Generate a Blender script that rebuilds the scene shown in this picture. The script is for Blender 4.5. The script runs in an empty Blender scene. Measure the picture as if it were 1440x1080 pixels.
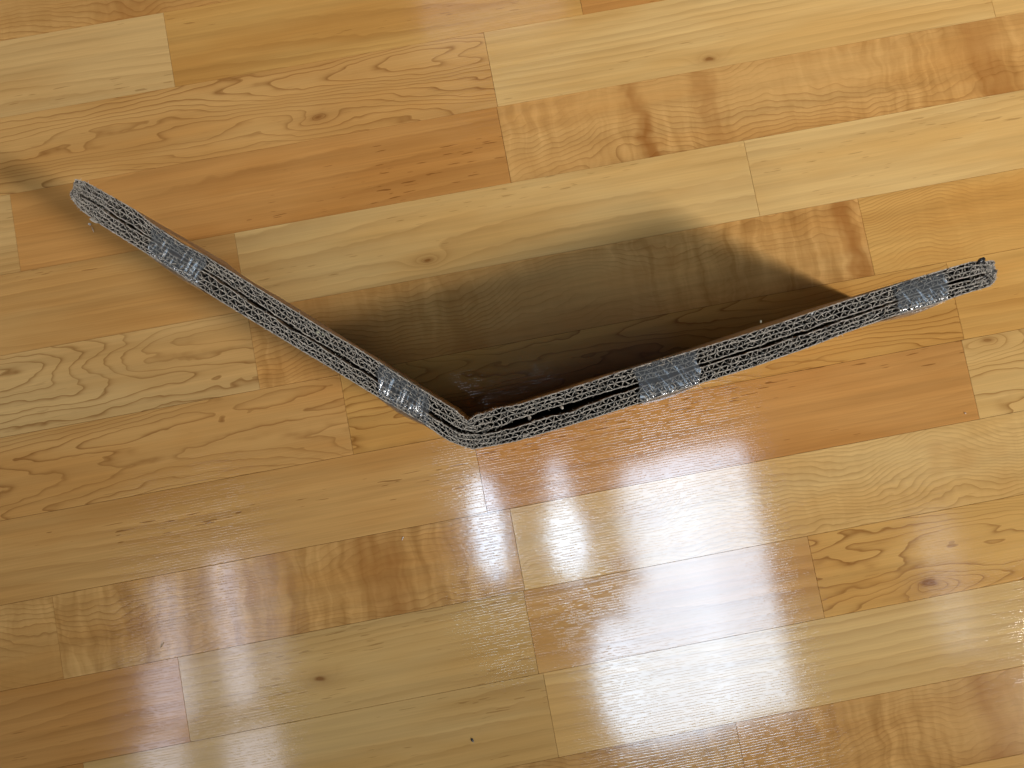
import bpy, math, random
from mathutils import Matrix, Vector, noise as mnoise

# ------------------------------------------------------------------ camera, light, exposure
scn = bpy.context.scene
col = scn.collection
CAM_H = 0.56908
cam_d = bpy.data.cameras.new("camera")
cam = bpy.data.objects.new("camera", cam_d)
col.objects.link(cam)
cam_d.sensor_width = 36.0
cam_d.lens = 24.95
cam_d.clip_start = 0.01
cam_d.clip_end = 50
R3 = Matrix(((0.98279, 0.18372, -0.019245), (-0.184611, 0.980503, -0.067323), (0.006501, 0.069717, 0.997546)))
cam.matrix_world = Matrix.Translation((0, 0, CAM_H)) @ R3.to_4x4()
scn.camera = cam

world = bpy.data.worlds.new("World")
scn.world = world
world.use_nodes = True
bg = world.node_tree.nodes["Background"]
bg.inputs[0].default_value = (1.0, 0.85, 0.65, 1)
bg.inputs[1].default_value = 0.01

LZ = 3.4           # height of the window panes that mirror in the varnish
KZ = (CAM_H + LZ) / (CAM_H + 1.25)


def area_lamp(name, loc, sx, sy, radiance, colour, aim=None, spread=None, shape='RECTANGLE'):
    """a rectangle of light; radiance in display-white units"""
    d = bpy.data.lights.new(name, 'AREA')
    d.shape = shape
    d.size, d.size_y = sx, sy
    d.energy = radiance * math.pi * sx * sy * (math.pi / 4 if shape == 'ELLIPSE' else 1.0)
    d.color = colour
    if spread: d.spread = math.radians(spread)
    o = bpy.data.objects.new(name, d)
    o.location = loc
    if aim: o.rotation_euler = (Vector(aim) - Vector(loc)).to_track_quat('-Z', 'Y').to_euler()
    col.objects.link(o)
    return o


PANE = 1.0


def window_lamp(name, x0, x1, y0, y1, radiance, colour=(0.62, 0.80, 1.0), shape='RECTANGLE'):
    return area_lamp(name, ((x0 + x1) / 2 * KZ, (y0 + y1) / 2 * KZ, LZ), (x1 - x0) * KZ, (y1 - y0) * KZ, radiance * PANE, colour, shape=shape)


window_lamp("window_pane_light", 0.375, 0.455, -0.81, -0.13, 9.5)
window_lamp("window_pane_light", 0.455, 0.585, -0.80, -0.13, 7.8)
window_lamp("window_pane_light", 0.275, 0.375, -0.44, -0.14, 9.0)
window_lamp("window_pane_light", 0.215, 0.375, -0.83, -0.44, 8.4)
window_lamp("window_pane_light", 0.105, 0.240, -0.82, -0.50, 9.5, shape='ELLIPSE')
window_lamp("window_pane_light", 0.235, 0.300, -0.42, -0.16, 5.0, shape='ELLIPSE')
window_lamp("window_pane_light", -0.130, -0.055, -0.36, -0.09, 14, shape='ELLIPSE')
window_lamp("window_pane_light", 0.052, 0.146, -0.39, -0.19, 13, shape='ELLIPSE')
window_lamp("window_pane_light", 0.080, 0.126, -0.26, -0.08, 9, shape='ELLIPSE')
for x0, x1, y0, y1, L in ((-0.945, -0.89, -0.42, -0.20, 4.0), (-1.00, -0.885, -0.55, -0.40, 3.6), (-0.80, -0.735, -0.54, -0.17, 4.6),
                          (-1.04, -0.93, -0.72, -0.57, 3.4), (-0.83, -0.70, -0.80, -0.60, 3.4), (-0.70, -0.64, -0.50, -0.18, 1.2)):
    window_lamp("side_window_light", x0, x1, y0, y1, L * 0.95, (0.82, 0.84, 1.0))
window_lamp("far_reflection_light", 0.98, 1.07, -0.75, -0.40, 1.4, (0.9, 0.95, 1.0))
window_lamp("far_reflection_light", -0.02, 0.36, 1.05, 1.35, 0.8, (1.0, 0.90, 0.9))
window_lamp("far_reflection_light", 0.0, 0.46, 0.12, 0.42, 0.04, (1.0, 0.95, 0.88))  # soft lamp standing in for the lit ceiling, not a pane
# fill lamps added out of view to the lower right, brightening the right side
area_lamp("added_fill_light", (2.9, -5.2, 5.5), 2.0, 1.3, 0.20, (1.0, 0.98, 0.96), (1.25, 0.62, 0), 17.5)
area_lamp("added_fill_light", (7.0, -3.7, 6.0), 3.0, 2.5, 1.95, (1.0, 0.98, 0.96), (1.75, 0.60, 0), 16)
# daylight coming in low from the left side of the room
area_lamp("left_window_light", (-1.5, 0.28, 0.85), 0.35, 0.45, 1.85, (0.96, 0.97, 1.0), (-0.10, 0.36, 0), 60)

vs = scn.view_settings
vs.view_transform = 'Standard'
vs.look = 'None'
vs.exposure = 0.0
vs.gamma = 1.0
vs.use_curve_mapping = False
scn.render.film_transparent = False
scn.cycles.max_bounces = 8
scn.cycles.transparent_max_bounces = 16
scn.cycles.caustics_reflective = False


# ------------------------------------------------------------------ helpers
def tag(o, label=None, cat=None, group=None, kind=None):
    if label: o["label"] = label
    if cat: o["category"] = cat
    if group: o["group"] = group
    if kind: o["kind"] = kind
    return o


def mesh_obj(name, verts, faces, mats, parent=None, mat_idx=None, smooth=False):
    me = bpy.data.meshes.new(name)
    me.from_pydata(verts, [], faces)
    for m in (mats if isinstance(mats, (list, tuple)) else [mats]):
        me.materials.append(m)
    if mat_idx:
        me.polygons.foreach_set("material_index", mat_idx)
    if smooth:
        me.polygons.foreach_set("use_smooth", [True] * len(me.polygons))
    me.update()
    ob = bpy.data.objects.new(name, me)
    col.objects.link(ob)
    if parent:
        ob.parent = parent
    return ob


class NT:
    def __init__(self, name):
        self.m = bpy.data.materials.new(name)
        self.m.use_nodes = True
        self.t = self.m.node_tree
        self.n = self.t.nodes
        self.p = self.n["Principled BSDF"]

    def put(self, sock, v):
        if hasattr(v, "is_output"):
            self.t.links.new(v, sock)
        else:
            sock.default_value = v

    def math(self, op, a, b=None, c=None, clamp=False):
        nd = self.n.new("ShaderNodeMath")
        nd.operation = op
        nd.use_clamp = clamp
        self.put(nd.inputs[0], a)
        if b is not None: self.put(nd.inputs[1], b)
        if c is not None: self.put(nd.inputs[2], c)
        return nd.outputs[0]

    def add(self, a, b): return self.math('ADD', a, b)
    def mul(self, a, b): return self.math('MULTIPLY', a, b)
    def sub(self, a, b): return self.math('SUBTRACT', a, b)

    def xyz(self, x, y, z):
        nd = self.n.new("ShaderNodeCombineXYZ")
        for i, v in enumerate((x, y, z)): self.put(nd.inputs[i], v)
        return nd.outputs[0]

    def noise(self, vec, scale=1.0, detail=2.0, rough=0.5, dist=0.0):
        nd = self.n.new("ShaderNodeTexNoise")
        self.put(nd.inputs["Vector"], vec)
        nd.inputs["Scale"].default_value = scale
        nd.inputs["Detail"].default_value = detail
        nd.inputs["Roughness"].default_value = rough
        nd.inputs["Distortion"].default_value = dist
        return nd.outputs["Fac"]

    def ramp(self, v, lo, hi, a=0.0, b=1.0):
        nd = self.n.new("ShaderNodeMapRange")
        nd.interpolation_type = 'SMOOTHSTEP'
        self.put(nd.inputs[0], v)
        nd.inputs[1].default_value = lo
        nd.inputs[2].default_value = hi
        nd.inputs[3].default_value = a
        nd.inputs[4].default_value = b
        return nd.outputs[0]

    def mix(self, f, a, b, blend='MIX'):
        nd = self.n.new("ShaderNodeMix")
        nd.data_type = 'RGBA'
        nd.blend_type = blend
        self.put(nd.inputs[0], f)
        self.put(nd.inputs[6], a)
        self.put(nd.inputs[7], b)
        return nd.outputs[2]

    def bump(self, h, strength, distance, normal=None):
        nd = self.n.new("ShaderNodeBump")
        nd.inputs["Strength"].default_value = strength
        nd.inputs["Distance"].default_value = distance
        self.put(nd.inputs["Height"], h)
        if normal is not None: self.put(nd.inputs["Normal"], normal)
        return nd.outputs[0]


# ------------------------------------------------------------------ wood
LIGHT = ((0.64, 0.400, 0.148), (0.59, 0.335, 0.105))
TAN = ((0.57, 0.310, 0.098), (0.505, 0.245, 0.066))
ORANGE = ((0.52, 0.250, 0.070), (0.45, 0.195, 0.046))
GOLD = ((0.59, 0.320, 0.088), (0.53, 0.255, 0.060))
PALE = ((0.60, 0.365, 0.135), (0.545, 0.300, 0.096))


def c4(c): return (c[0], c[1], c[2], 1.0)


def wood_material(seed, tone, kind, knots=(), stains=(), shade=1.0):
    """one plank's printed maple figure; u runs along the plank, v across (metres, object space)"""
    rnd = random.Random(seed)
    T = NT("maple_plank")
    tc = T.n.new("ShaderNodeTexCoord")
    sp = T.n.new("ShaderNodeSeparateXYZ")
    T.t.links.new(tc.outputs["Object"], sp.inputs[0])
    u, v = sp.outputs[0], sp.outputs[1]
    s1, s2, s3, s4, s5 = [rnd.uniform(-40, 40) for _ in range(5)]

    def nz(su, sv, seedz, **kw):
        return T.noise(T.xyz(T.mul(u, su), T.mul(v, sv), seedz), **kw)

    # kind: lines per metre across, contour amplitude/scales, jag, line darkness, line sharpness, fine grain, flecks, curl
    K = dict(
        straight=dict(c=115, A=9, su=1.5, sv=11, jag=0.35, ls=0.26, lp=2.2, fine=0.06, fleck=0.6, curl=0.0, wig=0.5),
        cathedral=dict(c=60, A=22, su=3.0, sv=22, jag=1.25, ls=0.95, lp=7.5, fine=0.06, fleck=0.3, curl=0.0, wig=0.9),
        fleck=dict(c=95, A=7, su=1.5, sv=11, jag=0.3, ls=0.22, lp=1.8, fine=0.08, fleck=1.0, curl=0.0, wig=0.4),
        curly=dict(c=230, A=15, su=9, sv=13, jag=0.8, ls=0.52, lp=5.0, fine=0.05, fleck=0.2, curl=0.44, wig=2.0),
        wavy=dict(c=300, A=22, su=8, sv=13, jag=1.0, ls=0.42, lp=3.4, fine=0.05, fleck=0.25, curl=0.10, wig=1.6),
    )[kind]
    # slow meander of the grain along the plank
    meander = T.mul(T.sub(nz(2.2, 4.0, s1, detail=1.0), 0.5), 0.020)
    vw = T.add(v, meander)
    big = T.noise(T.xyz(T.mul(u, K['su']), T.mul(vw, K['sv']), s2), detail=1.6, rough=0.45)
    mid = T.noise(T.xyz(T.mul(u, K['su'] * 6), T.mul(v, K['sv'] * 3.2), s3), detail=2.0, rough=0.55)
    wig = T.noise(T.xyz(T.mul(u, 75.0), T.mul(v, 26.0), s5), detail=1.0)
    F = T.add(T.mul(vw, K['c']), T.mul(big, K['A']))
    F = T.add(F, T.mul(mid, K['jag'] * 1.6))
    F = T.add(F, T.mul(wig, K['wig'] * 0.5))
    dark = None
    for ku, kv, kr, ks in knots:
        du = T.mul(T.add(T.sub(u, ku), T.mul(T.sub(mid, 0.5), 0.016)), 0.42)
        dv = T.add(T.sub(v, kv), T.mul(T.sub(wig, 0.5), 0.004))
        d2 = T.add(T.mul(du, du), T.mul(dv, dv))
        g = T.math('EXPONENT', T.mul(T.math('SQRT', d2), -1.0 / kr))
        F = T.add(F, T.mul(g, 5.5 * ks))
        wob = T.add(0.6, T.mul(mid, 0.8))
        g2 = T.mul(T.math('EXPONENT', T.mul(d2, -1.0 / (kr * 0.36) ** 2)), wob)
        halo = T.mul(T.math('EXPONENT', T.mul(d2, -1.0 / (kr * 1.5) ** 2)), 0.30)
        g2 = T.mul(T.add(g2, halo), ks)
        dark = g2 if dark is None else T.add(dark, g2)
    fr = T.math('FRACT', F)
    line = T.math('POWER', fr, K['lp'])
    edge = T.ramp(fr, 0.94, 1.0, 1.0, 0.35)
    line = T.mul(line, edge)
    # growth lines come and go
    vis = T.ramp(nz(5.0, 22.0, s4, detail=2.0), 0.32, 0.64, 0.5 if kind == "cathedral" else 0.12, 1.0)
    line = T.mul(line, vis)
    a, b = [tuple(x * shade for x in t) for t in tone]
    tonef = T.ramp(nz(4.5, 20.0, s5, detail=3.0, rough=0.6), 0.34, 0.68)
    base = T.mix(tonef, c4(a), c4(b))
    # broad streaks along the grain
    streak = T.ramp(nz(2.5, 120.0, s3 + 3.1, detail=3.0, rough=0.6), 0.3, 0.75, 1.05, 0.90)
    base = T.mix(1.0, base, T.xyz(streak, streak, streak), 'MULTIPLY')
    fine = T.ramp(nz(14.0, 900.0, s4 + 1.7, detail=2.0, rough=0.6), 0.25, 0.8, 1.0 + K['fine'] * 0.6, 1.0 - K['fine'])
    base = T.mix(1.0, base, T.xyz(fine, fine, fine), 'MULTIPLY')
    # growth line colour
    base = T.mix(T.mul(line, K['ls'] * 1.25), base, c4((b[0] * 0.42, b[1] * 0.30, b[2] * 0.20)))
    if K['curl'] > 0:
        cw = T.noise(T.xyz(T.add(T.mul(u, 125.0), T.mul(mid, 2.2)), T.mul(v, 13.0), s1 + 5), detail=2.0, rough=0.55)
        cm = T.ramp(nz(7.0, 9.0, s2 + 2.2, detail=1.0), 0.36, 0.62, 0.15, 1.0)
        cv = T.mul(T.mul(T.sub(cw, 0.5), 2.0 * K['curl']), cm)
        cm2 = T.add(1.0, cv)
        base = T.mix(1.0, base, T.xyz(cm2, T.add(1.0, T.mul(cv, 1.25)), T.add(1.0, T.mul(cv, 1.6))), 'MULTIPLY')
        blot = T.ramp(nz(16.0, 16.0, s3 + 9.0, detail=2.0), 0.60, 0.78, 0.0, 0.45)
        base = T.mix(blot, base, c4((b[0] * 0.72, b[1] * 0.56, b[2] * 0.42)))
    for su_, sw, ss in stains:
        dd = T.mul(T.add(T.sub(u, su_), T.add(T.mul(T.sub(mid, 0.5), 0.03), T.mul(v, 0.15))), 1.0 / sw)
        g = T.mul(T.math('EXPONENT', T.mul(T.mul(dd, dd), -1.0)), ss)
        g = T.mul(g, T.ramp(nz(30, 14, s1 + 3), 0.3, 0.6, 0.5, 1.0))
        base = T.mix(g, base, c4((b[0] * 0.55, b[1] * 0.38, b[2] * 0.24)))
    # short dark pore flecks
    fl = nz(55.0, 640.0, s2 + 11.0, detail=1.0, rough=0.4)
    fm = nz(3.5, 30.0, s4 + 8.0, detail=1.0)
    th = T.ramp(fm, 0.35, 0.70, 0.83, 0.655)
    flm = T.mul(T.ramp(T.sub(fl, th), 0.0, 0.045), K['fleck'] * 0.65)
    base = T.mix(flm, base, c4((b[0] * 0.32, b[1] * 0.22, b[2] * 0.14)))
    if dark is not None:
        dk = T.math('MINIMUM', dark, 0.85)
        base = T.mix(dk, base, c4((b[0] * 0.36, b[1] * 0.22, b[2] * 0.13)))
    T.put(T.p.inputs["Base Color"], base)
    # embossed, brushed varnish
    warp = T.mul(nz(11.0, 55.0, s1 + 0.3, detail=1.0), 11.0)
    comb = T.math('SINE', T.add(T.mul(v, math.tau * 500.0), warp))
    brk = nz(120.0, 560.0, s2 + 0.7, detail=1.0)
    groove = T.mul(T.ramp(comb, 0.1, 0.9), T.ramp(brk, 0.40, 0.52))
    emb = T.sub(1.0, groove)
    swell = nz(9.0, 14.0, 3.3, detail=1.0)
    nrm = T.bump(emb, 1.0, 0.000016)
    nrm = T.bump(swell, 1.0, 0.00004, nrm)
    T.put(T.p.inputs["Normal"], nrm)
    T.p.inputs["Roughness"].default_value = 0.088
    T.p.inputs["IOR"].default_value = 1.92
    return T.m


sub = NT("plank_core")
sub.p.inputs["Base Color"].default_value = (0.12, 0.06, 0.022, 1)
sub.p.inputs["Roughness"].default_value = 0.9

X0, X1 = -0.95, 1.0
Y0, Y1 = -0.72, 0.86
floor = mesh_obj("floor", [(X0, Y0, -0.0075), (X1, Y0, -0.0075), (X1, Y1, -0.0075), (X0, Y1, -0.0075)], [(0, 1, 2, 3)], sub.m)
tag(floor, "glossy maple strip floor of pale and orange planks", "floor", kind="structure")

ROW_TOP, ROW_W = 0.26627, 0.065


def plank(row, x0, x1, seed, tone, kind, knots=(), stains=(), shade=1.0):
    """one strip of the floor with eased edges; knots and stains are given in world X, Y"""
    yt = ROW_TOP - row * ROW_W
    yc = yt - ROW_W / 2
    g = 0.00006
    L, Wd = (x1 - x0) / 2 - g, ROW_W / 2 - g
    xc = (x0 + x1) / 2
    e, dz = 0.00010, -0.0004
    vs_ = []
    for (l, w, z) in ((L - e, Wd - e, 0.0), (L, Wd, dz), (L, Wd, -0.007)):
        vs_ += [(-l, -w, z), (l, -w, z), (l, w, z), (-l, w, z)]
    fs = [(0, 1, 2, 3)]
    for k in (0, 4):
        for i in range(4):
            j = (i + 1) % 4
            fs.append((k + j, k + i, k + 4 + i, k + 4 + j))
    m = wood_material(seed, tone, kind, [(kx - xc, ky - yc, kr, ks) for kx, ky, kr, ks in knots],
                      [(sx - xc, sw, ss) for sx, sw, ss in stains], shade)
    ob = mesh_obj("plank", vs_, fs, m, floor)
    ob.location = (xc, yc, 0)
    return ob


L_, R_ = X0, X1
PL = [
    (-3, L_, -0.02, TAN, 'curly', dict(stains=((-0.25, 0.02, 0.5),))), (-3, -0.02, 0.62, TAN, 'wavy', {}), (-3, 0.62, R_, LIGHT, 'straight', {}),
    (-2, L_, -0.217, PALE, 'straight', {}), (-2, -0.217, 0.1265, GOLD, 'straight', dict(shade=0.93)), (-2, 0.1265, 0.70, ORANGE, 'fleck', {}), (-2, 0.70, R_, LIGHT, 'straight', {}),
    (-1, L_, 0.0419, TAN, 'cathedral', dict(knots=((-0.1039, 0.284, 0.007, 0.55),))), (-1, 0.0419, 0.4663, LIGHT, 'straight', dict(knots=((0.223, 0.2745, 0.0045, 0.9),))), (-1, 0.4663, R_, LIGHT, 'straight', {}),
    (0, L_, -0.3629, PALE, 'straight', {}), (0, -0.3629, 0.0409, ORANGE, 'fleck', dict(shade=1.05)), (0, 0.0409, 0.56, TAN, 'curly', dict(stains=((0.1575, 0.006, 0.75), (0.214, 0.009, 0.6), (0.45, 0.018, 0.5)))), (0, 0.56, R_, TAN, 'wavy', {}),
    (1, L_, -0.1885, TAN, 'fleck', dict(shade=0.97)), (1, -0.1885, 0.2361, LIGHT, 'straight', dict(knots=((-0.039, 0.150, 0.004, 0.8),))), (1, 0.2361, R_, LIGHT, 'straight', {}),
    (2, L_, -0.1884, PALE, 'cathedral', dict(shade=0.97)), (2, -0.1884, 0.3182, TAN, 'curly', dict(stains=((0.306, 0.010, 0.75), (-0.02, 0.012, 0.35)))), (2, 0.3182, 0.80, GOLD, 'wavy', {}), (2, 0.80, R_, TAN, 'fleck', {}),
    (3, L_, -0.1236, TAN, 'cathedral', {}), (3, -0.1236, 0.3781, GOLD, 'cathedral', dict(shade=0.95)), (3, 0.3781, R_, GOLD, 'fleck', {}),
    (4, L_, -0.0272, TAN, 'fleck', {}), (4, -0.0272, 0.3756, ORANGE, 'fleck', dict(shade=1.05)), (4, 0.3756, R_, LIGHT, 'cathedral', dict(knots=((0.398, 0.002, 0.006, 0.55),))),
    (5, L_, -0.3743, TAN, 'curly', {}), (5, -0.3743, -0.0091, TAN, 'curly', dict(stains=((-0.118, 0.020, 0.55),), shade=0.97)), (5, -0.0091, 0.62, LIGHT, 'wavy', {}), (5, 0.62, R_, TAN, 'fleck', {}),
    (6, L_, -0.285, ORANGE, 'straight', dict(shade=1.05)), (6, -0.285, -0.0104, LIGHT, 'straight', dict(knots=((-0.1788, -0.1607, 0.0045, 0.9),), shade=0.90)), (6, -0.0104, 0.2192, TAN, 'straight', {}), (6, 0.2192, R_, GOLD, 'cathedral', dict(knots=((0.3054, -0.1775, 0.008, 0.95),))),
    (7, L_, -0.3687, ORANGE, 'straight', {}), (7, -0.3687, -0.007, LIGHT, 'straight', dict(shade=0.90)), (7, -0.007, 0.56, LIGHT, 'straight', {}), (7, 0.56, R_, TAN, 'wavy', {}),
    (8, L_, -0.25, LIGHT, 'straight', {}), (8, -0.25, 0.1333, TAN, 'curly', dict(shade=0.92)), (8, 0.1333, R_, TAN, 'curly', dict(stains=((0.333, 0.014, 0.6),))),
    (9, L_, 0.10, TAN, 'fleck', {}), (9, 0.10, R_, GOLD, 'straight', {}),
]
# rows past the edge of the picture
extra = random.Random(5)
for r in (-9, -8, -7, -6, -5, -4, 10, 11, 12, 13, 14):
    x = X0
    while x < X1 - 0.05:
        nx = min(X1, x + extra.choice((0.32, 0.40, 0.50, 0.58)))
        if X1 - nx < 0.15: nx = X1
        PL.append((r, x, nx, extra.choice((LIGHT, TAN, ORANGE, GOLD)), extra.choice(('straight', 'fleck', 'wavy', 'cathedral')), {}))
        x = nx
for i, (r, x0, x1, tone, kind, kw) in enumerate(PL):
    plank(r, x0, x1, 100 + i * 7, tone, kind, **kw)

# ------------------------------------------------------------------ cardboard
CH = 0.15365                     # standing height
LEAN = Vector((-0.0056, 0.0070))  # how far the foot stands off from under the top edge
# plan of the upper cut edge (millimetres): the two faces of each sheet, left leg then right leg
A = [[(-225.55, 196.16), (-219.79, 193.55), (-209.52, 185.03), (-193.24, 171.2), (-185.87, 162.2), (-169.02, 145.74), (-156.13, 135.72), (-133.85, 115.51), (-105.77, 89.98), (-95.86, 80.82), (-78.47, 65.99), (-64.97, 53.43), (-50.1, 39.35), (-27.54, 19.0), (-21.39, 11.08)], [(-21.39, 11.08), (-16.66, 13.79), (-9.66, 13.95), (-3.68, 15.37), (3.5, 15.29), (8.57, 15.19), (27.22, 17.34), (48.98, 19.94), (70.91, 23.08), (107.1, 26.57), (126.28, 28.69), (154.18, 31.95), (167.5, 33.77), (212.12, 40.15), (234.4, 42.73), (259.37, 46.14), (279.19, 48.12), (289.71, 49.23), (304.36, 47.37)]]
G1 = [[(-228.0, 189.78), (-216.55, 181.5), (-203.75, 169.25), (-170.58, 138.41), (-157.39, 127.7), (-116.95, 89.06), (-101.55, 75.45), (-80.1, 56.47), (-72.87, 49.36), (-58.19, 36.62), (-38.4, 17.36), (-25.5, 7.04), (-19.58, 4.84)], [(-19.58, 4.84), (-14.48, 3.88), (1.59, 5.08), (3.91, 6.21), (22.15, 9.25), (55.98, 12.24), (110.69, 17.76), (152.24, 22.84), (187.15, 27.73), (210.0, 30.59), (232.33, 33.56), (269.03, 39.11), (277.24, 39.75), (304.33, 41.69)]]
G2 = [[(-228.39, 188.54), (-217.06, 180.06), (-204.39, 167.83), (-171.19, 137.22), (-158.03, 126.3), (-117.6, 87.67), (-102.49, 74.12), (-80.8, 54.89), (-73.98, 47.87), (-59.37, 34.72), (-38.72, 15.6), (-27.48, 5.48), (-20.29, 3.28)], [(-20.29, 3.28), (-13.28, 2.39), (1.21, 3.04), (3.25, 2.66), (21.41, 4.74), (39.1, 6.29), (55.38, 9.17), (110.84, 16.24), (151.89, 21.19), (187.42, 26.17), (210.14, 29.26), (232.51, 32.45), (268.94, 37.81), (277.36, 38.42), (304.35, 39.94)]]
D = [[(-228.97, 186.0), (-228.1, 183.2), (-225.05, 177.81), (-217.7, 169.87), (-214.76, 166.7), (-192.71, 146.45), (-174.84, 130.08), (-153.86, 109.73), (-137.19, 94.77), (-111.36, 71.72), (-97.72, 59.77), (-74.69, 38.86), (-60.0, 26.36), (-47.17, 15.5), (-40.12, 7.85), (-34.0, 2.07), (-27.18, -2.15), (-21.37, -4.93)], [(-21.37, -4.93), (-10.48, -5.29), (-0.36, -5.3), (1.72, -5.48), (26.71, -3.01), (53.57, -0.03), (66.67, 1.75), (110.43, 7.36), (149.92, 11.92), (185.52, 17.48), (208.48, 21.8), (238.07, 26.38), (261.57, 28.5), (280.91, 31.23), (298.38, 33.2), (302.62, 36.33)]]


class Leg:
    """point on a face line by fraction 0..1 of one leg"""
    def __init__(self, pts):
        self.p = [Vector((x / 1000, y / 1000)) for x, y in pts]
        self.c = [0.0]
        for a, b in zip(self.p, self.p[1:]): self.c.append(self.c[-1] + (b - a).length)

    def at(self, t):
        d = max(0.0, min(1.0, t)) * self.c[-1]
        for i in range(len(self.p) - 1):
            if d <= self.c[i + 1] or i == len(self.p) - 2:
                k = (d - self.c[i]) / max(1e-9, self.c[i + 1] - self.c[i])
                return self.p[i].lerp(self.p[i + 1], k)


FACES = {n: [Leg(l) for l in c] for n, c in (('A', A), ('G1', G1), ('G2', G2), ('D', D))}


def sheet_pt(sheet, s, t):
    """sheet 0 inner, 1 outer; s in 0..2 along both legs; t across the sheet's thickness"""
    a, b = (('A', 'G1'), ('G2', 'D'))[sheet]
    leg = 0 if s < 1 else 1
    f = s - leg
    return FACES[a][leg].at(f).lerp(FACES[b][leg].at(f), t)


LEN = [FACES['G1'][0].c[-1], FACES['G1'][1].c[-1]]

kraft = NT("kraft_liner")
tcn = kraft.n.new("ShaderNodeTexCoord")
kn = kraft.noise(tcn.outputs["Object"], 60, 4.0, 0.6)
kf = kraft.noise(tcn.outputs["Object"], 900, 2.0, 0.6)
kc = kraft.mix(kraft.ramp(kn, 0.3, 0.7), (0.36, 0.22, 0.105, 1), (0.43, 0.28, 0.15, 1))
kraft.put(kraft.p.inputs["Base Color"], kraft.mix(kraft.ramp(kf, 0.3, 0.8, 0, 0.25), kc, (0.25, 0.15, 0.07, 1)))
kraft.p.inputs["Roughness"].default_value = 0.75
kraft.put(kraft.p.inputs["Normal"], kraft.bump(kf, 0.3, 0.0003))

shaded_inner_paper = NT("shaded_fluting_paper")  # very dark: shade of the flute cavities put into the paper colour
shaded_inner_paper.p.inputs["Base Color"].default_value = (0.055, 0.04, 0.027, 1)
shaded_inner_paper.p.inputs["Roughness"].default_value = 0.9

cut = NT("cut_paper_edge")  # greyer than kraft: cut fibres, plus cool top light put into the colour
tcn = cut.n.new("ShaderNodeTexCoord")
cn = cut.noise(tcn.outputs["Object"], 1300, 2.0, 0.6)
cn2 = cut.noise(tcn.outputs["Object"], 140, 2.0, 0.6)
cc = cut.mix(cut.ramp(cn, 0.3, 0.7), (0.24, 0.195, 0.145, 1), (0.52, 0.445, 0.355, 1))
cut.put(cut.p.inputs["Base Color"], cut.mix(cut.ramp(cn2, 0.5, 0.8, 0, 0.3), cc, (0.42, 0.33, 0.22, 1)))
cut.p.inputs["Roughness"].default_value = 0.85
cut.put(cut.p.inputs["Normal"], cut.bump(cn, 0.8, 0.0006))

TAPES = [(0, 0.205, 0.335), (0, 0.775, 0.895), (1, 0.317, 0.425), (1, 0.808, 0.905)]


def bulge(s):
    b = 0.0
    for leg, t0, t1 in TAPES:
        f = s - leg
        m, hw = (t0 + t1) / 2, (t1 - t0) / 2
        k = 1 - ((f - m) / (hw * 1.25)) ** 2
        if k > 0: b = max(b, k)
    return b


rj = random.Random(11)


def strip(path, thick, name, parent, side_mat, out=False, ragged=0.0004, svals=None, close_top=True):
    """a paper strip standing on edge along a plan path, leaning with the bundle, cut edge on top"""
    n = len(path)
    levels = [(CH, 0.0), (CH - 0.010, 0.0), (CH - 0.04, 0.0), (0.0006, 0.0)]
    rows = []
    for i in range(n):
        p = path[i]
        q0, q1 = path[max(0, i - 1)], path[min(n - 1, i + 1)]
        d = (q1 - q0)
        d = d.normalized() if d.length > 1e-9 else Vector((1, 0))
        nn = Vector((-d.y, d.x))
        tj = thick * (0.80 + 0.5 * rj.random())
        zj = ragged * (mnoise.noise(Vector((p.x * 260, p.y * 260, len(name) * 1.7))) * 1.6 + rj.uniform(-0.5, 0.5))
        rows.append((p, nn, tj, zj))
    vs_, fs, mi = [], [], []
    for i, (p, nn, tj, zj) in enumerate(rows):
        for li, (z, _) in enumerate(levels):
            sh = LEAN * (1 - z / CH)
            b = 0.0
            if out and svals is not None:
                b = bulge(svals[i]) * (0.0, 0.0026, 0.0030, 0.0010)[li]
            c = p + sh - nn * b
            zz = z + (zj if li == 0 else 0)
            for sg in (1, -1):
                w = c + nn * (sg * tj / 2)
                vs_.append((w.x, w.y, zz))
    nl = len(levels)
    st = nl * 2
    for i in range(n - 1):
        o0, o1 = i * st, (i + 1) * st
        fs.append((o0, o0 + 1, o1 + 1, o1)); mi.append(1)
        for l in range(nl - 1):
            a = l * 2
            fs.append((o0 + a, o1 + a, o1 + a + 2, o0 + a + 2)); mi.append(0)
            fs.append((o0 + a + 1, o0 + a + 3, o1 + a + 3, o1 + a + 1)); mi.append(0)
    for o0 in (0, (n - 1) * st):
        for l in range(nl - 1):
            a = o0 + l * 2
            fs.append((a, a + 1, a + 3, a + 2)); mi.append(0)
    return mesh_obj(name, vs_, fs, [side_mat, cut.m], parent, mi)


bundle = bpy.data.objects.new("cardboard_bundle", None)
bundle.empty_display_size = 0.05
col.objects.link(bundle)
tag(bundle, "V-shaped bundle of corrugated cardboard standing on its edge on the floor", "cardboard")

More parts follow.
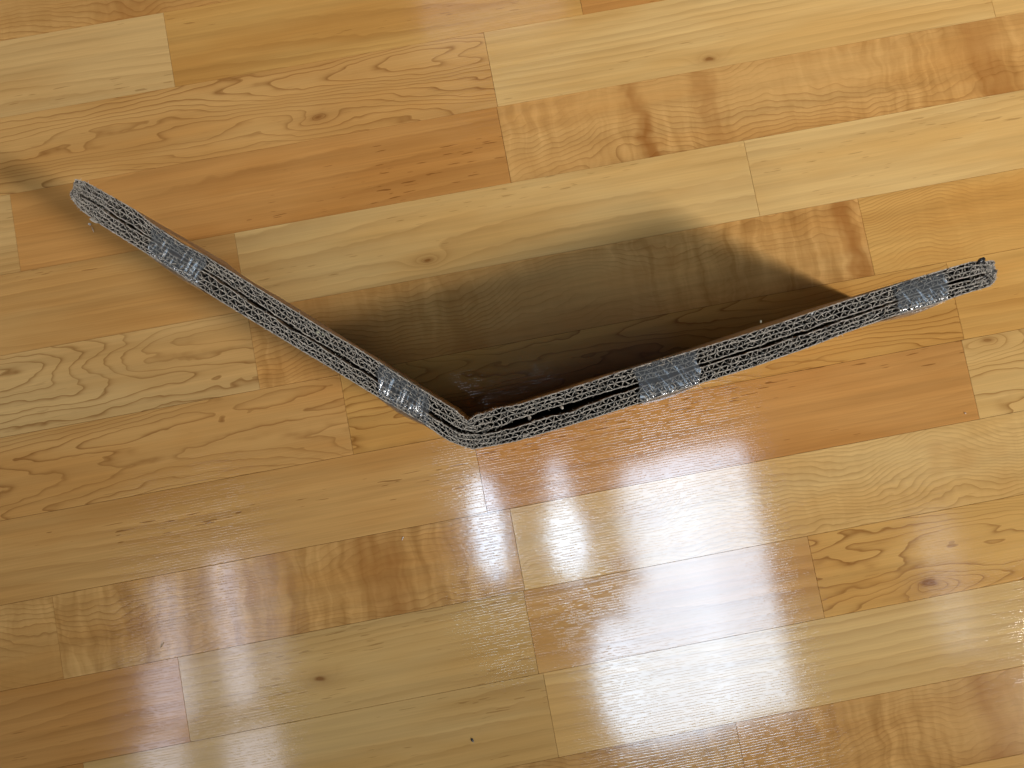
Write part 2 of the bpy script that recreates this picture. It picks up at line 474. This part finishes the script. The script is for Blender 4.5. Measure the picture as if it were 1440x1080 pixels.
ROWS = [(0.0, 0.27, 0.60, 0.935), (0.07, 0.40, 0.73, 1.0)]
fibres = []
for sh in (0, 1):
    board = None
    tfr = ROWS[sh]
    for li, t in enumerate(tfr):
        path, sv = [], []
        n = 420
        for i in range(n + 1):
            s = 2.0 * i / n
            k = mnoise.noise(Vector((s * 30, li * 5.3 + sh * 11, 0.5)))
            k2 = mnoise.noise(Vector((s * 110, li * 5.3 + sh * 11, 2.5)))
            tt = t
            if 0 < t < 1: tt = t + 0.095 * k + 0.05 * k2
            p = sheet_pt(sh, s, tt)
            p = p + Vector((mnoise.noise(Vector((s * 160, li, 9 + sh))), mnoise.noise(Vector((s * 160, li, 19 + sh))))) * (0.00022 + 0.0011 * math.exp(-((s - 1.03) / 0.045) ** 2) * (1.0 if sh == 0 else 0.6))
            path.append(p)
            sv.append(s)
        outer_face = (sh == 0 and li == 0) or (sh == 1 and li == 3)
        mat = kraft.m if (li in (0, 3)) else shaded_inner_paper.m
        if li == 0:
            # the sheet's own part is its first liner; the other layers hang under it
            board = strip(path, 0.00055, "cardboard_sheet", bundle, mat, out=False, svals=sv, ragged=0.0006)
            board["label"] = ("inner corrugated sheet on the hollow side of the bend", "outer corrugated sheet on the window side of the bend")[sh]
        else:
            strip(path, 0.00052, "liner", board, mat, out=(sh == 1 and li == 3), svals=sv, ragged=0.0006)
    # fluted layers
    for ri in range(3):
        t0, t1 = tfr[ri], tfr[ri + 1]
        path = []
        s = 0.004
        up = rj.random() < 0.5
        pitch = (0.0024, 0.0026, 0.0023)[ri]
        pts = [(s, up)]
        while True:
            leg = 0 if s < 1 else 1
            s += pitch * (1 + rj.uniform(-0.42, 0.42)) / LEN[leg]
            if s > 1.996: break
            up = not up
            pts.append((s, up))
        for j in range(len(pts) - 1):
            (sa, ua), (sb, ub) = pts[j], pts[j + 1]
            crush = max(math.exp(-((sa - 1.0) / 0.035) ** 2), math.exp(-(sa / 0.10) ** 2), math.exp(-((sa - 2.0) / 0.05) ** 2))
            crush = max(crush, 0.9 if mnoise.noise(Vector((sa * 9, ri + sh * 4.7, 3))) > 0.22 else 0)
            jj = 0.085 + 0.18 * crush
            for k in range(4):
                w = k / 4
                ss = sa + (sb - sa) * w
                e = 0.5 - 0.5 * math.cos(math.pi * w)
                e = 0.55 * w + 0.45 * e
                lo, hi = (1.0, 0.0) if ua else (0.0, 1.0)
                yy = lo + (hi - lo) * e
                yy = 0.06 + 0.88 * yy + rj.uniform(-jj, jj)
                ss += rj.uniform(-1, 1) * (0.0006 + 0.003 * crush) * 0.35
                path.append(sheet_pt(sh, max(0.002, min(1.998, ss)), t0 + (t1 - t0) * max(-0.05, min(1.05, yy))))
        strip(path, 0.00040, "fluting", board, shaded_inner_paper.m, ragged=0.0016)

# crushed and torn paper closing the two ends
for end in (0.0, 2.0):
    for k in range(20):
        n = 14
        sg = 1 if end == 0 else -1
        s0 = end + sg * abs(rj.gauss(0.0, 0.016 if end == 0 else 0.010))
        w0, w1 = rj.uniform(0, 1), rj.uniform(0, 1)
        if k < 3: s0, w0, w1 = end + sg * 0.001 * k, 0.02, 0.98
        if abs(w1 - w0) < 0.25: w1 = (w0 + 0.4) % 1.0
        path = []
        for i in range(n):
            w = w0 + (w1 - w0) * i / (n - 1)
            s = s0 + sg * 0.012 * mnoise.noise(Vector((i * 0.55, k * 3.1, end + 5)))
            leg = 0 if end == 0 else 1
            f = max(0.0, min(1.0, s - leg))
            p = FACES['A'][leg].at(f).lerp(FACES['D'][leg].at(f), w)
            path.append(p + Vector((mnoise.noise(Vector((i * 0.9, k, 1))), mnoise.noise(Vector((i * 0.9, k, 7))))) * 0.0011)
        strip(path, 0.00042, "torn_end_paper", bundle, shaded_inner_paper.m, ragged=0.0016)

# torn paper fibres standing along the cut edge
vs_, fs = [], []
for i in range(4800):
    s = rj.uniform(0.0, 2.0)
    if rj.random() < 0.25: s = rj.choice((rj.uniform(0, 0.09), rj.uniform(0.96, 1.05), rj.uniform(1.95, 2.0)))
    sh = rj.randint(0, 1)
    t = rj.choice(ROWS[sh]) + rj.gauss(0, 0.05) if rj.random() < 0.6 else rj.random()
    p = sheet_pt(sh, s, max(-0.03, min(1.03, t)))
    ang = rj.uniform(0, math.tau)
    ln = rj.uniform(0.0005, 0.0021)
    d = Vector((math.cos(ang), math.sin(ang)))
    nn = Vector((-d.y, d.x)) * rj.uniform(0.00008, 0.00026)
    z0 = CH + rj.uniform(-0.0008, 0.0004)
    z1 = z0 + rj.uniform(-0.0003, 0.0009)
    e = p + d * ln
    b = len(vs_)
    vs_ += [(p.x + nn.x, p.y + nn.y, z0), (p.x - nn.x, p.y - nn.y, z0), (e.x, e.y, z1), (p.x, p.y, z0 - 0.0003)]
    fs += [(b, b + 1, b + 2), (b, b + 2, b + 3), (b + 1, b + 3, b + 2), (b, b + 3, b + 1)]
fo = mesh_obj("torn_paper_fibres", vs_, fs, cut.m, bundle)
fo["kind"] = "stuff"

# clear packing tape over the cut edge
tape_m = NT("clear_packing_tape")
tp = tape_m
tp.p.inputs["Base Color"].default_value = (0.80, 0.82, 0.84, 1)
tp.p.inputs["Roughness"].default_value = 0.10
tp.p.inputs["IOR"].default_value = 1.5
tb = tp.n.new("ShaderNodeBsdfTransparent")
tb.inputs[0].default_value = (0.98, 0.98, 0.97, 1)
gl = tp.n.new("ShaderNodeBsdfGlossy")
gl.inputs["Color"].default_value = (1, 1, 1, 1)
gl.inputs["Roughness"].default_value = 0.16
df = tp.n.new("ShaderNodeBsdfDiffuse")
df.inputs[0].default_value = (0.85, 0.85, 0.85, 1)
fz = tp.n.new("ShaderNodeFresnel")
fz.inputs[0].default_value = 1.6
mx1 = tp.n.new("ShaderNodeMixShader")
mx1.inputs[0].default_value = 0.07
tp.t.links.new(tb.outputs[0], mx1.inputs[1])
tp.t.links.new(df.outputs[0], mx1.inputs[2])
mx2 = tp.n.new("ShaderNodeMixShader")
tp.put(mx2.inputs[0], tp.math('MULTIPLY', fz.outputs[0], 0.8, clamp=True))
tp.t.links.new(mx1.outputs[0], mx2.inputs[1])
tp.t.links.new(gl.outputs[0], mx2.inputs[2])
tp.t.links.new(mx2.outputs[0], tp.n["Material Output"].inputs[0])

for ti, (leg, t0, t1) in enumerate(TAPES):
    nu, nv = 64, 60
    vs_, fs = [], []
    for i in range(nu + 1):
        f = t0 + (t1 - t0) * i / nu
        pi, po = FACES['A'][leg].at(f), FACES['D'][leg].at(f)
        across = (po - pi)
        wdt = across.length
        nn = across.normalized()
        dirv = Vector((-nn.y, nn.x))
        k = bulge(leg + f)
        for j in range(nv + 1):
            w = j / nv
            if i in (0, nu):                 # cut ends of the film run unevenly
                fe = f + 0.010 * mnoise.noise(Vector((w * 5.0, ti * 3.3, i)))
                pi, po = FACES['A'][leg].at(fe), FACES['D'][leg].at(fe)
                across = po - pi
            if w < 0.15:                     # down the hollow side
                q = 1 - w / 0.15
                z = CH + 0.0004 - q * 0.05
                c = pi - nn * 0.0008 + LEAN * (1 - z / CH)
            elif w > 0.72:                   # down the window side
                q = (w - 0.72) / 0.28
                z = CH + 0.0004 - q * 0.06
                off = 0.0009 + k * (0.0028 * math.sin(min(1, q * 3.2) * math.pi / 2))
                c = po + nn * off + LEAN * (1 - z / CH)
            else:
                q = (w - 0.15) / 0.57
                c = pi + across * (-0.04 + 1.08 * q)
                # wrinkles: slanted ridges where the film was pulled over the edge
                a = f * LEN[leg] * 1000
                bq = q * wdt * 1000
                sl = a + bq * (0.30 if leg == 0 else -0.50)
                amp = 1.9 if leg == 0 else 1.0
                rid = mnoise.noise(Vector((sl * 0.62, bq * 0.06, ti * 7.7)))
                rid2 = mnoise.noise(Vector((sl * 1.5, bq * 0.16, ti * 3.1 + 40)))
                z = CH + 0.0009 + amp * 0.00075 * rid * (0.30 + 1.1 * q) + 0.00018 * amp * rid2 * (0.3 + q) - 0.0016 * (2 * q - 1) ** 4
            vs_.append((c.x, c.y, z))
    for i in range(nu):
        for j in range(nv):
            a = i * (nv + 1) + j
            fs.append((a, a + 1, a + nv + 2, a + nv + 1))
    mesh_obj("packing_tape", vs_, fs, tape_m.m, bundle, smooth=True)

# ------------------------------------------------------------------ bits
def blob(name, x, y, z, r, mat, parent=None, stretch=(1, 1, 1), rot=0.0, seed=1):
    rr = random.Random(seed)
    vs_, fs = [], []
    nlat, nlon = 5, 8
    for a in range(nlat + 1):
        th = math.pi * a / nlat
        for b in range(nlon):
            ph = math.tau * b / nlon
            k = r * rr.uniform(0.65, 1.2)
            px, py, pz = k * math.sin(th) * math.cos(ph) * stretch[0], k * math.sin(th) * math.sin(ph) * stretch[1], k * math.cos(th) * stretch[2]
            vs_.append((px * math.cos(rot) - py * math.sin(rot), px * math.sin(rot) + py * math.cos(rot), pz))
    for a in range(nlat):
        for b in range(nlon):
            fs.append((a * nlon + b, a * nlon + (b + 1) % nlon, (a + 1) * nlon + (b + 1) % nlon, (a + 1) * nlon + b))
    o = mesh_obj(name, vs_, fs, mat, parent)
    o.location = (x, y, z)
    return o


def plain(name, c, r=0.7):
    t = NT(name)
    n_ = t.noise(t.n.new("ShaderNodeTexCoord").outputs["Object"], 900, 2)
    t.put(t.p.inputs["Base Color"], t.mix(n_, c4(tuple(x * 0.7 for x in c)), c4(tuple(min(1, x * 1.2) for x in c))))
    t.p.inputs["Roughness"].default_value = r
    return t.m


white_m = plain("paper_crumb_white", (0.75, 0.70, 0.62))
brown_m = plain("paper_scrap_brown", (0.42, 0.28, 0.16))
black_m = plain("dark_scrap", (0.015, 0.013, 0.012), 0.4)

blob("dark_torn_scrap", 0.2962, 0.0488, CH + 0.0008, 0.0019, black_m, bundle, (1.5, 0.9, 0.8), 0.35, 3)
blob("torn_edge_scrap", -0.2215, 0.1720, CH - 0.006, 0.0016, plain("paper_scrap_pale", (0.55, 0.47, 0.36)), bundle, (2.0, 0.6, 1.0), -0.7, 4)
olive = plain("paper_scrap_olive", (0.40, 0.36, 0.24))
for k, (x, y, r, m_) in enumerate(((-0.0987, 0.0792, 0.0011, olive), (-0.0958, 0.0775, 0.0008, olive), (-0.0921, 0.0732, 0.0009, cut.m), (0.1905, 0.0364, 0.0008, white_m),
                                   (0.0146, 0.0069, 0.0013, cut.m), (0.0342, 0.0093, 0.0012, cut.m), (0.0098, -0.0028, 0.0016, cut.m), (0.1596, 0.0374, 0.0007, olive))):
    blob("paper_tuft", x, y, CH - (0.003 if 0.01 < x < 0.04 and y > 0 else 0.0), r, m_, bundle, (1.2, 0.8, 0.8), k * 1.1, 20 + k)
tag(blob("paper_crumb", -0.3022, 0.2295, 0.0009, 0.0011, white_m, None, (1, 1, 0.8), 0, 5), "tiny white crumb on the floor below the left tip of the cardboard", "crumb")
tag(blob("paper_strand", -0.3005, 0.2247, 0.0006, 0.0006, plain("strand_pale", (0.55, 0.42, 0.28)), None, (0.7, 4.4, 0.6), 0.25, 6), "thin pale strand beside the white crumb", "strand")
tag(blob("dark_speck", -0.0703, -0.2282, 0.0007, 0.0013, black_m, None, (0.8, 1.35, 0.6), 0.35, 7), "small black speck near the bottom of the floor", "speck")
tag(blob("wood_fleck", -0.0965, -0.0660, 0.0005, 0.0006, white_m, None, (0.7, 2.8, 0.6), -0.6, 8), "pale sliver of paper on the floor left of the window reflection", "sliver")
tag(blob("paper_dot", 0.3650, -0.0519, 0.0005, 0.0008, plain("dot_pale", (0.7, 0.5, 0.32)), None, (1, 1, 0.6), 0, 9), "pale dot of dust near the plank end at right", "dust")
tag(blob("wood_sliver", -0.2954, -0.1121, 0.0005, 0.0008, brown_m, None, (0.6, 3.4, 0.5), -0.75, 10), "thin brown sliver on the floor by the left reflection", "sliver")
